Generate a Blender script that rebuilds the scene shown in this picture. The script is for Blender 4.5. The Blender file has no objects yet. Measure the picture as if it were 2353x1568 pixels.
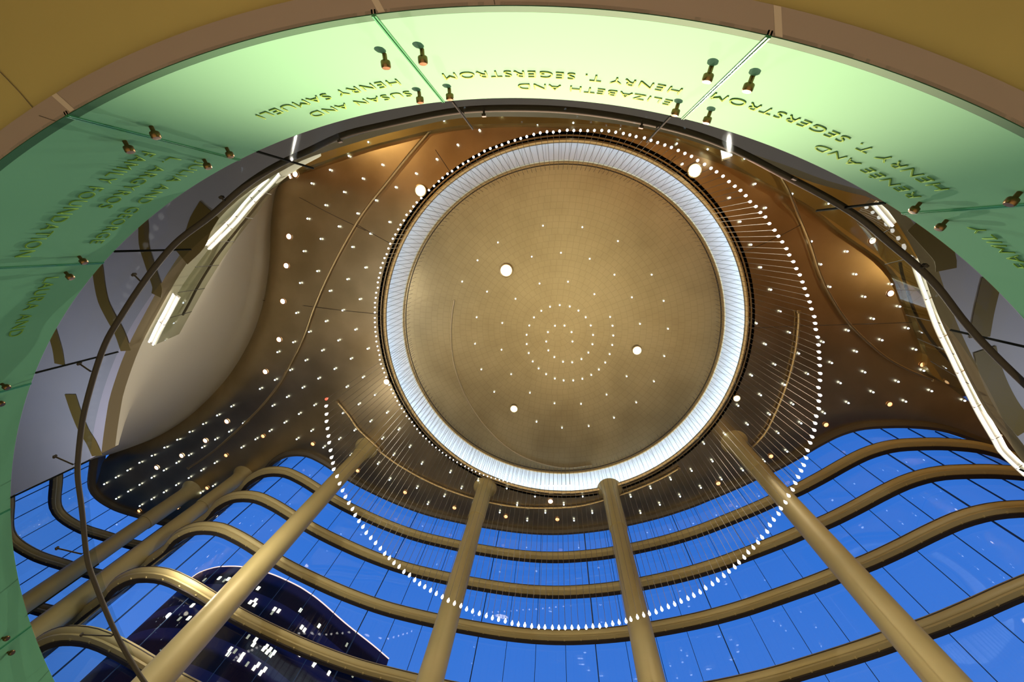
import bpy, bmesh, math, random
from mathutils import Vector, Matrix, geometry
random.seed(7)
C = bpy.context.scene.collection
sc = bpy.context.scene
PI = math.pi

# ---------------------------------------------------------------- camera
CAMZ = 1.6
FPX, ZX, ZY, CX, CY = 919.6, 1276.0, 553.0, 1176.5, 784.0
RIGHT = Vector((0.9942, 0.02607, 0.10436)).normalized()
FWD = Vector((-0.10757, 0.24091, 0.96457))
FWD = (FWD - RIGHT*FWD.dot(RIGHT)).normalized()
UP = RIGHT.cross(FWD)
cam_data = bpy.data.cameras.new('camera')
cam_data.sensor_width = 36.0
cam_data.lens = FPX/2353*36.0
cam_data.clip_end = 1000
cam = bpy.data.objects.new('camera', cam_data)
C.objects.link(cam)
B_ = -FWD
cam.matrix_world = Matrix(((RIGHT.x, UP.x, B_.x, 0), (RIGHT.y, UP.y, B_.y, 0), (RIGHT.z, UP.z, B_.z, CAMZ), (0, 0, 0, 1)))
sc.camera = cam

# ---------------------------------------------------------------- sky
world = bpy.data.worlds.new('dusk_sky'); sc.world = world
world.use_nodes = True
wn = world.node_tree.nodes; wl = world.node_tree.links
wn.clear()
wo = wn.new('ShaderNodeOutputWorld'); wb = wn.new('ShaderNodeBackground')
wt = wn.new('ShaderNodeTexCoord'); ws = wn.new('ShaderNodeSeparateXYZ'); wr = wn.new('ShaderNodeValToRGB')
wl.new(wt.outputs['Generated'], ws.inputs[0]); wl.new(ws.outputs['Z'], wr.inputs[0])
wr.color_ramp.elements[0].position = 0.0; wr.color_ramp.elements[0].color = (0.02, 0.03, 0.07, 1)
wr.color_ramp.elements[1].position = 1.0; wr.color_ramp.elements[1].color = (0.026, 0.148, 0.58, 1)
e = wr.color_ramp.elements.new(0.42); e.color = (0.065, 0.22, 0.73, 1)
e = wr.color_ramp.elements.new(0.66); e.color = (0.035, 0.185, 0.70, 1)
wl.new(wr.outputs[0], wb.inputs[0]); wb.inputs[1].default_value = 1.0
wl.new(wb.outputs[0], wo.inputs[0])

# ---------------------------------------------------------------- exposure
sc.view_settings.view_transform = 'Standard'
sc.view_settings.look = 'None'
sc.view_settings.gamma = 1.0
sc.view_settings.exposure = 0.0
sc.view_settings.use_curve_mapping = False
sc.cycles.use_denoising = True
sc.cycles.max_bounces = 6

# ---------------------------------------------------------------- fascia spot and unseen fill lights
def lamp(kind, name, loc, energy, color, size=0.5, target=None, angle=None, blend=1.0, parent=None):
    d = bpy.data.lights.new(name, kind); d.energy = energy; d.color = color
    if kind == 'SPOT':
        d.spot_size = angle; d.spot_blend = blend; d.shadow_soft_size = size
    elif kind == 'AREA':
        d.shape = 'DISK'; d.size = size
    else:
        d.shadow_soft_size = size
    o = bpy.data.objects.new(name, d); C.objects.link(o)
    o.location = loc
    if target is not None:
        o.rotation_euler = (Vector(target)-Vector(loc)).to_track_quat('-Z', 'Y').to_euler()
    return o
WARM = (1.0, 0.82, 0.50)
GOLD = (1.0, 0.68, 0.30)
lamp('SPOT', 'fascia_spot', (0.5, 11.2, 15.6), 140000, (1.0, 0.60, 0.42), 0.07, (-0.1, -1.0, 4.2), math.radians(17.5), 1.0)
lamp('AREA', 'floor_bounce_fill', (0.8, 7.4, 0.3), 70, WARM, 5.0, (0.8, 7.4, 10))  # added area fill standing in for floor bounce
lamp('POINT', 'column_fill', (-6.5, 9.5, 1.0), 90, GOLD, 0.12)  # added warm fills on the columns, without fixtures
lamp('POINT', 'column_fill', (7.0, 8.5, 1.0), 90, GOLD, 0.12)
lamp('POINT', 'column_fill', (0.5, 10.5, 1.0), 80, GOLD, 0.12)
lamp('POINT', 'column_fill', (-16.5, 9.0, 1.0), 90, GOLD, 0.12)
lamp('POINT', 'tier_soffit_fill', (-10.5, 4.5, 6.2), 330, (0.9, 0.92, 1.0), 0.1)  # added point fills that brighten the tier soffits
lamp('POINT', 'tier_soffit_fill', (10.0, 3.5, 6.2), 250, (0.9, 0.92, 1.0), 0.1)
lamp('POINT', 'bulge_wall_fill', (-7.8, 3.2, 11.8), 130, (1.0, 0.92, 0.75), 0.08)  # added fills that brighten the cream bulging wall
lamp('POINT', 'bulge_wall_fill', (-9.2, 7.4, 11.2), 230, (1.0, 0.92, 0.75), 0.08)
lamp('POINT', 'bulge_wall_fill', (-11.5, 9.8, 11.0), 80, (1.0, 0.92, 0.75), 0.08)
lamp('POINT', 'rear_ceiling_fill', (-9.5, -6.5, 13.5), 480, (1.0, 0.66, 0.28), 0.1)  # added orange fills for the glow on the rear ceiling
lamp('POINT', 'rear_ceiling_fill', (12.5, -5.5, 13.5), 330, (1.0, 0.66, 0.28), 0.1)
lamp('POINT', 'rear_ceiling_fill', (18.0, 1.5, 13.0), 190, (1.0, 0.66, 0.28), 0.1)

# ---------------------------------------------------------------- helpers
def ray(px, py):
    d = RIGHT*(px-CX) + UP*(CY-py) + FWD*FPX
    return Vector((d.x/d.z, d.y/d.z))
def P(px, py, h):
    t = ray(px, py)
    return Vector((t.x*h, t.y*h, h+CAMZ))
def crop(n, l):
    ox, oy = {1: (0, 0), 2: (780, 0), 3: (1553, 0), 4: (0, 500), 5: (780, 500), 6: (1553, 500), 7: (0, 1028), 8: (780, 1028), 9: (1553, 1028)}[n]
    return [(ox+x/2.904, oy+y/2.904) for x, y in l]
def catmull(pts, step):
    pts = [Vector(p) for p in pts]
    out = []
    n = len(pts)
    for i in range(n-1):
        p0 = pts[i-1] if i else pts[0]*2-pts[1]
        p1, p2 = pts[i], pts[i+1]
        p3 = pts[i+2] if i+2 < n else pts[-1]*2-pts[-2]
        k = max(1, int(math.ceil((p2-p1).length/step)))
        for j in range(k):
            t = j/k
            out.append(0.5*((2*p1)+(p2-p0)*t+(2*p0-5*p1+4*p2-p3)*t*t+(3*p1-p0-3*p2+p3)*t**3))
    out.append(pts[-1])
    return out
def uniform(pts, step):
    out = [pts[0].copy()]; acc = 0.0
    for a, b in zip(pts[:-1], pts[1:]):
        L = (b-a).length
        while L > 1e-9 and acc+L >= step:
            t = (step-acc)/L; a = a.lerp(b, t); out.append(a.copy()); L = (b-a).length; acc = 0.0
        acc += L
    return out
def mesh_obj(name, bm, mat, parent=None, smooth=True):
    me = bpy.data.meshes.new(name)
    bmesh.ops.recalc_face_normals(bm, faces=bm.faces[:])
    bm.to_mesh(me); bm.free()
    if smooth:
        for p in me.polygons: p.use_smooth = True
        me.set_sharp_from_angle(angle=math.radians(38))
    o = bpy.data.objects.new(name, me); C.objects.link(o)
    if mat: me.materials.append(mat)
    if parent: o.parent = parent
    return o
def tag(o, label=None, cat=None, group=None, kind=None):
    if label: o['label'] = label
    if cat: o['category'] = cat
    if group: o['group'] = group
    if kind: o['kind'] = kind
    return o
def empty(name, loc, label, cat, group=None):
    o = bpy.data.objects.new(name, None); C.objects.link(o); o.location = loc
    o.empty_display_size = 0.1
    return tag(o, label, cat, group)
def rel(pts, loc): return [Vector(p)-Vector(loc) for p in pts]
def add_sweep(bm, path, prof, closed_prof=True, side=None):
    """profile points (n, z): n along the horizontal normal (left of travel), z up"""
    rings = []
    n = len(path)
    for i, p in enumerate(path):
        a = path[max(0, i-1)]; b = path[min(n-1, i+1)]
        t = Vector((b.x-a.x, b.y-a.y, 0))
        t = t.normalized() if t.length > 1e-9 else Vector((1, 0, 0))
        nn = Vector((-t.y, t.x, 0))
        rings.append([bm.verts.new(p+nn*q[0]+Vector((0, 0, q[1]))) for q in prof])
    m = len(prof)
    for r0, r1 in zip(rings[:-1], rings[1:]):
        for j in range(m if closed_prof else m-1):
            k = (j+1) % m
            bm.faces.new((r0[j], r0[k], r1[k], r1[j]))
    if closed_prof and m > 2:
        bm.faces.new(rings[0]); bm.faces.new(rings[-1])
def add_tube(bm, path, r, seg=8, cap=True):
    rings = []; n = len(path)
    for i, p in enumerate(path):
        t = (path[min(n-1, i+1)]-path[max(0, i-1)]).normalized()
        ref = Vector((0, 0, 1)) if abs(t.z) < 0.95 else Vector((1, 0, 0))
        u = t.cross(ref).normalized(); v = u.cross(t)
        rr = r[i] if isinstance(r, (list, tuple)) else r
        rings.append([bm.verts.new(p+(u*math.cos(2*PI*k/seg)+v*math.sin(2*PI*k/seg))*rr) for k in range(seg)])
    for r0, r1 in zip(rings[:-1], rings[1:]):
        for j in range(seg):
            k = (j+1) % seg
            bm.faces.new((r0[j], r0[k], r1[k], r1[j]))
    if cap: bm.faces.new(rings[0]); bm.faces.new(rings[-1])
def add_lathe(bm, prof, seg=32, center=(0, 0), cap0=False, cap1=False):
    """profile (r, z) revolved around the vertical at center"""
    rings = []
    for r, z in prof:
        if r < 1e-6: rings.append([bm.verts.new((center[0], center[1], z))])
        else: rings.append([bm.verts.new((center[0]+r*math.cos(2*PI*k/seg), center[1]+r*math.sin(2*PI*k/seg), z)) for k in range(seg)])
    for r0, r1 in zip(rings[:-1], rings[1:]):
        for j in range(seg):
            k = (j+1) % seg
            if len(r0) == 1 and len(r1) == 1: continue
            if len(r0) == 1: bm.faces.new((r0[0], r1[k], r1[j]))
            elif len(r1) == 1: bm.faces.new((r0[j], r0[k], r1[0]))
            else: bm.faces.new((r0[j], r0[k], r1[k], r1[j]))
    if cap0 and len(rings[0]) > 1: bm.faces.new(rings[0])
    if cap1 and len(rings[-1]) > 1: bm.faces.new(rings[-1])
def add_box(bm, c, size, rz=0.0, mat=None):
    M = Matrix.Translation(c) @ (mat or Matrix.Rotation(rz, 4, 'Z')) @ Matrix.Diagonal((size[0], size[1], size[2], 1))
    bmesh.ops.create_cube(bm, size=1.0, matrix=M)

# ---------------------------------------------------------------- materials
def mat(name, color, rough=0.5, metal=0.0, emit=None, estr=0.0, spec=None):
    m = bpy.data.materials.new(name); m.use_nodes = True
    b = m.node_tree.nodes['Principled BSDF']
    b.inputs['Base Color'].default_value = (*color, 1)
    b.inputs['Roughness'].default_value = rough
    b.inputs['Metallic'].default_value = metal
    if spec is not None: b.inputs['Specular IOR Level'].default_value = spec
    if emit:
        b.inputs['Emission Color'].default_value = (*emit, 1); b.inputs['Emission Strength'].default_value = estr
    return m
def noisy(m, c1, c2, scale=2.0, detail=4, rough=None, bump=0.0, coord='Object'):
    nt = m.node_tree; N = nt.nodes; L = nt.links; b = N['Principled BSDF']
    tc = N.new('ShaderNodeTexCoord'); no = N.new('ShaderNodeTexNoise'); no.inputs['Scale'].default_value = scale; no.inputs['Detail'].default_value = detail
    rp = N.new('ShaderNodeValToRGB'); rp.color_ramp.elements[0].position = 0.35; rp.color_ramp.elements[1].position = 0.65
    rp.color_ramp.elements[0].color = (*c1, 1); rp.color_ramp.elements[1].color = (*c2, 1)
    L.new(tc.outputs[coord], no.inputs['Vector']); L.new(no.outputs['Fac'], rp.inputs[0]); L.new(rp.outputs[0], b.inputs['Base Color'])
    if rough:
        mr = N.new('ShaderNodeMapRange'); mr.inputs['To Min'].default_value = rough[0]; mr.inputs['To Max'].default_value = rough[1]
        L.new(no.outputs['Fac'], mr.inputs['Value']); L.new(mr.outputs[0], b.inputs['Roughness'])
    if bump:
        n2 = N.new('ShaderNodeTexNoise'); n2.inputs['Scale'].default_value = scale*20
        L.new(tc.outputs[coord], n2.inputs['Vector'])
        bp = N.new('ShaderNodeBump'); bp.inputs['Strength'].default_value = bump; bp.inputs['Distance'].default_value = 0.02
        L.new(n2.outputs['Fac'], bp.inputs['Height']); L.new(bp.outputs[0], b.inputs['Normal'])
    return m
def glass(name, tint, refl=0.06, ior=1.45, darken=(1, 1, 1)):
    m = bpy.data.materials.new(name); m.use_nodes = True
    N = m.node_tree.nodes; L = m.node_tree.links; N.clear()
    o = N.new('ShaderNodeOutputMaterial'); tr = N.new('ShaderNodeBsdfTransparent'); gl = N.new('ShaderNodeBsdfGlossy')
    mx = N.new('ShaderNodeMixShader'); lw = N.new('ShaderNodeLayerWeight'); pw = N.new('ShaderNodeMath'); pw.operation = 'POWER'; pw.inputs[1].default_value = 5.0
    fr = N.new('ShaderNodeMath'); fr.operation = 'MULTIPLY_ADD'; fr.inputs[1].default_value = 1-refl; fr.inputs[2].default_value = refl
    L.new(lw.outputs['Facing'], pw.inputs[0]); L.new(pw.outputs[0], fr.inputs[0])
    tr.inputs[0].default_value = (*tint, 1); gl.inputs['Roughness'].default_value = 0.02
    gl.inputs[0].default_value = (*darken, 1)
    L.new(fr.outputs[0], mx.inputs[0]); L.new(tr.outputs[0], mx.inputs[1]); L.new(gl.outputs[0], mx.inputs[2]); L.new(mx.outputs[0], o.inputs[0])
    return m
def emitter(name, color, strength, sample=False):
    m = mat(name, (0.02, 0.02, 0.02), 0.4, 0, color, strength)
    if not sample:
        try: m.cycles.emission_sampling = 'NONE'
        except Exception: pass
    return m

M_leaf = noisy(mat('metal_leaf', (0.5, 0.4, 0.22), 0.4, 0.95), (0.54, 0.44, 0.27), (0.68, 0.56, 0.36), 0.6, 6, (0.27, 0.37), 0.03)
M_dome = noisy(mat('dome_leaf', (0.5, 0.4, 0.22), 0.4, 0.9), (0.39, 0.325, 0.195), (0.49, 0.415, 0.255), 0.5, 6, (0.30, 0.40), 0.03)
M_cove = mat('cove_silver_leaf', (0.80, 0.80, 0.82), 0.6, 0.1)
M_bulge = mat('cream_plaster', (0.50, 0.455, 0.35), 0.7)
M_beam = mat('beam_paint', (0.56, 0.455, 0.215), 0.5, 0.1)
M_beamdark = mat('beam_dark_rail', (0.05, 0.04, 0.035), 0.5, 0.3)  # dark tone of the glazing rails and thin beam lines
M_column = noisy(mat('column_paint', (0.46, 0.37, 0.19), 0.5, 0.1), (0.50, 0.405, 0.175), (0.54, 0.43, 0.19), 1.2, 3)
M_brass = mat('brass_track', (0.55, 0.43, 0.25), 0.35, 0.7)
M_seam = mat('dark_seam', (0.10, 0.08, 0.06), 0.6)
M_soffit = noisy(mat('olive_soffit_paint', (0.50, 0.36, 0.12), 0.7), (0.31, 0.255, 0.085), (0.33, 0.27, 0.09), 1.0, 3)
M_mauve = mat('mauve_reveal', (0.24, 0.19, 0.155), 0.6)
M_tier = noisy(mat('tier_soffit_paint', (0.5, 0.49, 0.55), 0.5), (0.42, 0.43, 0.54), (0.47, 0.47, 0.58), 0.5, 3)
M_olive_refl = mat('olive_reflection_paint', (0.16, 0.115, 0.03), 0.55)
M_rail = mat('dark_bronze', (0.04, 0.033, 0.026), 0.7, 0.0, spec=0.15)
M_seal = mat('joint_seal_black', (0.003, 0.004, 0.003), 0.9, spec=0.05)
M_bolt = mat('bronze_standoff', (0.16, 0.09, 0.035), 0.3, 0.9)
M_floor = noisy(mat('stone_floor', (0.55, 0.45, 0.30), 0.5), (0.52, 0.47, 0.35), (0.60, 0.54, 0.41), 0.8, 5)
M_carpet = noisy(mat('tier_carpet', (0.42, 0.20, 0.05), 0.9), (0.30, 0.15, 0.04), (0.35, 0.175, 0.05), 1.5, 5)
M_carpet_dark = noisy(mat('darkened_near_carpet', (0.1, 0.06, 0.02), 0.9), (0.03, 0.018, 0.008), (0.035, 0.02, 0.01), 1.5, 5)  # unseen balcony top, darkened to keep spot spill out of the dome's reflection
M_wall = mat('lobby_wall', (0.42, 0.30, 0.14), 0.8)
M_ground = mat('plaza_ground', (0.03, 0.03, 0.035), 0.9)
M_wire = mat('wire', (0.24, 0.21, 0.17), 0.5, 0.5)
M_facade_glass = glass('facade_glass', (0.93, 0.96, 1.0), ior=1.42)
M_rail_glass = glass('railing_glass', (0.80, 0.86, 0.84), ior=1.35, darken=(0.05, 0.055, 0.06))
M_tier_glass = glass('tier_railing_glass', (0.62, 0.66, 0.55), ior=1.3)
M_mull = mat('mullion', (0.02, 0.05, 0.12), 0.5, 0.3)
M_crystal = emitter('crystal_glow', (1.0, 0.95, 0.90), 5.0)
M_pin = emitter('pin_glow', (0.80, 0.93, 1.0), 5.0)
M_down = emitter('downlight_glow', (1.0, 0.88, 0.66), 9.0)
M_down_dim = emitter('downlight_dim_glow', (1.0, 0.62, 0.28), 1.6)
M_star = emitter('spot_lens_glow', (1.0, 0.92, 0.72), 7.0)
M_trimring = mat('downlight_trim', (0.45, 0.2, 0.08), 0.4, 0.6)
M_tubeglow = emitter('tube_glow', (1.0, 0.93, 0.80), 3.4, True)
M_led = emitter('led_ring_glow', (0.50, 0.73, 1.0), 17.0, True)

def ring_gradient(m, lo, hi, dirx, diry):
    nt = m.node_tree; N = nt.nodes; L = nt.links
    tc = N.new('ShaderNodeTexCoord'); dt = N.new('ShaderNodeVectorMath'); dt.operation = 'DOT_PRODUCT'; dt.inputs[1].default_value = (dirx/(8.84*17.37/19), diry/(8.84*17.37/19), 0)
    mr = N.new('ShaderNodeMapRange'); mr.inputs['From Min'].default_value = -1; mr.inputs['To Min'].default_value = lo; mr.inputs['To Max'].default_value = hi
    L.new(tc.outputs['Object'], dt.inputs[0]); L.new(dt.outputs['Value'], mr.inputs['Value']); L.new(mr.outputs[0], N['Principled BSDF'].inputs['Emission Strength'])
ring_gradient(M_led, 8.0, 32.0, 0.45, 0.89)   # emission gradient added so the cove brightens towards the facade
# frosted green fascia glass
M_green = mat('frosted_green_glass', (0.072, 0.205, 0.125), 0.85, spec=0.1)
M_green_edge = mat('green_glass_edge', (0.03, 0.16, 0.07), 0.2)
M_green_clear = mat('green_glass_margin', (0.012, 0.06, 0.03), 0.7, spec=0.1)
M_letter = mat('engraved_letter_edge', (0.10, 0.22, 0.03), 0.7, spec=0.1)
M_letter_lit = mat('engraved_letter_edge_lit', (0.20, 0.30, 0.05), 0.7, spec=0.1)  # brighter copy of the letter colour for the spotlit panel

def polar_tiles(m, nsec, ringw, strength, center):
    """thin darker joints between squares of leaf laid in rings"""
    nt = m.node_tree; N = nt.nodes; L = nt.links; b = N['Principled BSDF']
    ge = N.new('ShaderNodeNewGeometry'); sp = N.new('ShaderNodeSeparateXYZ')
    vs = N.new('ShaderNodeVectorMath'); vs.operation = 'SUBTRACT'; vs.inputs[1].default_value = (center[0], center[1], 0)
    L.new(ge.outputs['Position'], vs.inputs[0]); L.new(vs.outputs[0], sp.inputs[0])
    def mth(op, a, bb=None):
        n = N.new('ShaderNodeMath'); n.operation = op
        for i, v in enumerate((a, bb)):
            if v is None: continue
            if isinstance(v, (int, float)): n.inputs[i].default_value = v
            else: L.new(v, n.inputs[i])
        return n.outputs[0]
    x, y = sp.outputs['X'], sp.outputs['Y']
    r = mth('SQRT', mth('ADD', mth('MULTIPLY', x, x), mth('MULTIPLY', y, y)))
    rr = mth('DIVIDE', r, ringw)
    ring = mth('FLOOR', rr); fr = mth('FRACT', rr)
    ang = mth('DIVIDE', mth('ARCTAN2', y, x), 2*PI)
    if nsec: fa = mth('FRACT', mth('MULTIPLY', ang, nsec)); wA = 0.10
    else: fa = mth('FRACT', mth('ADD', mth('MULTIPLY', ang, mth('ROUND', mth('MULTIPLY', mth('ADD', ring, 0.5), 6.283))), mth('MULTIPLY', ring, 0.37))); wA = 0.09
    l1 = mth('LESS_THAN', fr, 0.08) if not nsec else None
    l2 = mth('LESS_THAN', fa, wA)
    ln = mth('MAXIMUM', l1, l2) if l1 is not None else l2
    src = b.inputs['Base Color'].links[0].from_socket if b.inputs['Base Color'].links else None
    mx = N.new('ShaderNodeMix'); mx.data_type = 'RGBA'; mx.blend_type = 'MULTIPLY'
    if src: L.new(src, mx.inputs['A'])
    else: mx.inputs['A'].default_value = b.inputs['Base Color'].default_value
    mx.inputs['B'].default_value = (strength, strength, strength, 1)
    L.new(ln, mx.inputs['Factor']); L.new(mx.outputs['Result'], b.inputs['Base Color'])
polar_tiles(M_dome, 0, 0.27, 0.88, (0.073, 4.068))
polar_tiles(M_cove, 150, 1.0, 0.75, (0.073, 4.068))

# ---------------------------------------------------------------- master plan curves (metres, camera axis = origin)
F_ctrl = [(-24.0, 7.5), (-24.7, 9.3), (-25.3, 11.1), (-25.95, 12.95), (-25.05, 13.95), (-23.4, 14.5), (-21.6, 14.95), (-20.1, 14.8), (-18.6, 14.0), (-17.2, 12.9), (-16.1, 12.0),
          (-15.2, 11.35), (-14.6, 10.75), (-13.7, 10.3), (-12.7, 10.25), (-11.9, 10.6), (-11.1, 11.15), (-10.3, 11.7), (-9.2, 12.3), (-7.9, 12.9), (-6.4, 13.42), (-4.6, 13.8), (-3.3, 14.0),
          (-1.9, 14.15), (-0.5, 14.18), (0.9, 14.05), (2.6, 13.7), (4.6, 13.05), (6.1, 12.4), (7.2, 11.8), (8.4, 11.1), (9.1, 10.65), (9.9, 10.15), (10.7, 9.55), (11.5, 8.9), (12.2, 8.42),
          (13.0, 8.1), (13.9, 7.98), (15.0, 7.95), (16.3, 8.1), (18.0, 8.7), (20.0, 9.6), (22.0, 10.5)]
F = uniform(catmull([Vector((x, y, 0)) for x, y in F_ctrl], 0.15), 0.30)
HB = [17.35, 15.65, 13.75, 11.8, 9.6, 7.5]
HCEIL = 17.37
KR = HCEIL/19.0
OC = Vector((0.08, 4.45))*KR; R_OUT = 8.58*KR; R_IN = 7.92*KR
F2 = [Vector((p.x, p.y)) for p in F[::2]]
groove_px = [(236, 1046), (290, 1034), (345, 1012), (420, 962), (500, 880), (555, 790), (585, 705), (600, 610), (603, 520), (612, 445), (628, 405)]
groove = [P(x, y, HCEIL) for x, y in groove_px]
G2 = [Vector((p.x, p.y)) for p in catmull(groove, 0.4)]
def seg_dist(p, poly):
    best = 1e9
    for a, b in zip(poly[:-1], poly[1:]):
        ab = b-a; t = max(0, min(1, (p-a).dot(ab)/max(ab.dot(ab), 1e-9)))
        d = (a+ab*t-p).length_squared
        if d < best: best = d
    return math.sqrt(best)
def Hc(x, y):
    p = Vector((x, y))
    r = (p-OC).length
    if r < R_IN: return HCEIL+0.7*KR + 0.5*(1-(r/R_IN)**2)
    d = seg_dist(p, F2)
    h = HCEIL
    g = seg_dist(p, G2)
    if g < 0.9: h += 0.55*(1-g/0.9)**2
    return h
def onceil(px, py, drop=0.0):
    t = ray(px, py); h = HCEIL
    for _ in range(14): h = 0.5*h+0.5*Hc(t.x*h, t.y*h)
    if (Vector((t.x*h, t.y*h))-OC).length > R_OUT and not inside(Vector((t.x*h, t.y*h)), outline) and py < 600: h = HCEIL-0.25
    h -= drop
    return Vector((t.x*h, t.y*h, h+CAMZ))

# ---------------------------------------------------------------- floor and outside ground
bm = bmesh.new(); add_lathe(bm, [(0, 0), (7.6, 0.0), (7.6, -0.3)], 64, (0.4, 3.6))
tag(mesh_obj('floor', bm, M_floor, smooth=False), kind='structure')
bm = bmesh.new(); vs_ = [bm.verts.new((p.x, p.y, -0.02)) for p in [Vector((q[0], q[1])) for q in [(-24.0, 7.5), (-25.3, 11.1), (-25.9, 12.9), (-23.4, 14.5), (-20.1, 14.8), (-15.2, 11.4), (-12.7, 10.3), (-9.2, 12.3), (-4.6, 13.8), (-0.5, 14.18), (4.6, 13.05), (8.4, 11.1), (12.2, 8.42), (16.3, 8.1), (22, 10.5), (25, 2), (22, -8), (12, -15), (0, -17), (-14, -15), (-24, -8), (-28, 0)]]]
f_ = bm.faces.new(vs_); bmesh.ops.triangulate(bm, faces=[f_])
tag(mesh_obj('floor', bm, mat('darkened_floor', (0.05, 0.045, 0.045), 0.5), smooth=False), kind='structure')  # unseen floor zone, made dark so the ceiling by the facade reflects less
bm = bmesh.new(); add_lathe(bm, [(0, -0.31), (400, -0.31)], 64)
tag(mesh_obj('ground', bm, M_ground, smooth=False), kind='structure')

# ---------------------------------------------------------------- ceiling
rear_px = [(628, 405), (700, 385), (780, 358), (850, 335), (920, 317), (987, 300), (1073, 287), (1193, 284), (1300, 284), (1400, 290), (1500, 304), (1600, 334), (1690, 379), (1746, 413), (1863, 475), (1935, 534), (2000, 579), (2040, 610), (2075, 655), (2104, 734), (2131, 810), (2155, 872)]
rear = [P(x, y, HCEIL) for x, y in rear_px] + [Vector((20.0, 7.6, HCEIL+CAMZ)), Vector((22.0, 8.6, HCEIL+CAMZ))]
outline = [Vector((p.x, p.y)) for p in F[2:]][::-1]
while outline[-1].y < 13.2 and outline[-1].x < -24: outline.pop()
outline += [Vector((-26.1, 13.3))]
n_fac = len(outline)
outline += [Vector((p.x, p.y)) for p in catmull(groove, 0.5)] + [Vector((p.x, p.y)) for p in catmull(rear, 0.5)][1:]
def inside(p, poly):
    c = False; j = len(poly)-1
    for i in range(len(poly)):
        a, b = poly[i], poly[j]
        if (a.y > p.y) != (b.y > p.y) and p.x < (b.x-a.x)*(p.y-a.y)/(b.y-a.y)+a.x: c = not c
        j = i
    return c
NC = 160
circ = [OC+Vector((math.cos(2*PI*k/NC), math.sin(2*PI*k/NC)))*(R_OUT+0.02) for k in range(NC)]
V = outline+circ
E_ = [(i, (i+1) % len(outline)) for i in range(len(outline))]+[(len(outline)+k, len(outline)+(k+1) % NC) for k in range(NC)]
S = 0.45
for i in range(int(52/S)):
    for j in range(int(24/S)):
        q = Vector((-28+i*S, -6+j*S))
        if (q-OC).length < R_OUT+0.25 or not inside(q, outline): continue
        if seg_dist(q, outline+[outline[0]]) < 0.22 or seg_dist(q, F2) < 0.85: continue
        V.append(q)
for dd in (0.16, 0.34, 0.52, 0.7):
    for i in range(1, len(F)-1):
        t = (F[i+1]-F[i-1]).normalized(); q = Vector((F[i].x+t.y*dd, F[i].y-t.x*dd))
        if inside(q, outline) and abs(seg_dist(q, F2)-dd) < 0.06: V.append(q)
res = geometry.delaunay_2d_cdt(V, E_, [], 0, 1e-4)
bm = bmesh.new()
bv = [bm.verts.new((v.x, v.y, (Hc(v.x, v.y) if (v-OC).length > R_OUT-0.2 else HCEIL)+CAMZ)) for v in res[0]]
for f in res[2]:
    c = sum((res[0][i] for i in f), Vector((0, 0)))/len(f)
    if (c-OC).length < R_OUT-0.02 or not inside(c, outline): continue
    try: bm.faces.new([bv[i] for i in f])
    except ValueError: pass
for v in [v for v in bm.verts if not v.link_faces]: bm.verts.remove(v)
tag(mesh_obj('ceiling', bm, M_leaf), kind='structure')
# slab above, closes the void over the tiers
bm = bmesh.new()
rp = [Vector((p.x, p.y, 19.7+CAMZ)) for p in F]+[Vector((x, y, 19.7+CAMZ)) for x, y in [(26, 2), (24, -9), (12, -18), (-14, -18), (-26, -10), (-30, 0)]]
f0 = bm.faces.new([bm.verts.new(q) for q in rp]); bmesh.ops.triangulate(bm, faces=[f0])
roof_slab = tag(mesh_obj('roof_slab', bm, M_seam), kind='structure')
# lip of the ceiling towards the facade
bm = bmesh.new()
fp = [Vector((p.x, p.y, HB[0]+CAMZ)) for p in F]
add_sweep(bm, fp, [(-0.12, 0.05), (-0.10, -0.12), (0.02, -0.20), (0.16, -0.16), (0.2, 0.05), (0.2, 0.6), (0.05, 0.6), (0.05, 0.1)])
tag(mesh_obj('trim_1', bm, mat('edge_trim_bronze', (0.12, 0.095, 0.06), 0.5)), kind='structure')
# dropped border behind the ceiling, over the rear tier
bm = bmesh.new()
bp = uniform(catmull([Vector((p.x, p.y, HCEIL-0.25+CAMZ)) for p in rear], 0.3), 0.5)
bp = [Vector((p.x*(HCEIL-0.25)/HCEIL, p.y*(HCEIL-0.25)/HCEIL, p.z)) for p in bp]
inn = []; 
n = len(bp)
for i, p in enumerate(bp):
    a = bp[max(0, i-1)]; b = bp[min(n-1, i+1)]; t = (b-a).normalized(); nn = Vector((t.y, -t.x, 0))
    if nn.dot(p-Vector((OC.x, OC.y, p.z))) < 0: nn = -nn
    rad = (p-Vector((OC.x, OC.y+2, p.z))).normalized()
    inn.append((p+Vector((0, 0, 0.9)), p, p+rad*14+Vector((0, 0, 0.0))))
rings = [[bm.verts.new(q) for q in r] for r in inn]
for r0, r1 in zip(rings[:-1], rings[1:]):
    for j in range(2): bm.faces.new((r0[j], r0[j+1], r1[j+1], r1[j]))
M_border = noisy(mat('gold_border_leaf', (0.4, 0.3, 0.1), 0.45, 0.5), (0.40, 0.28, 0.09), (0.48, 0.34, 0.12), 0.7, 4)
tag(mesh_obj('trim_2', bm, M_border, smooth=False), kind='structure')

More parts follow.
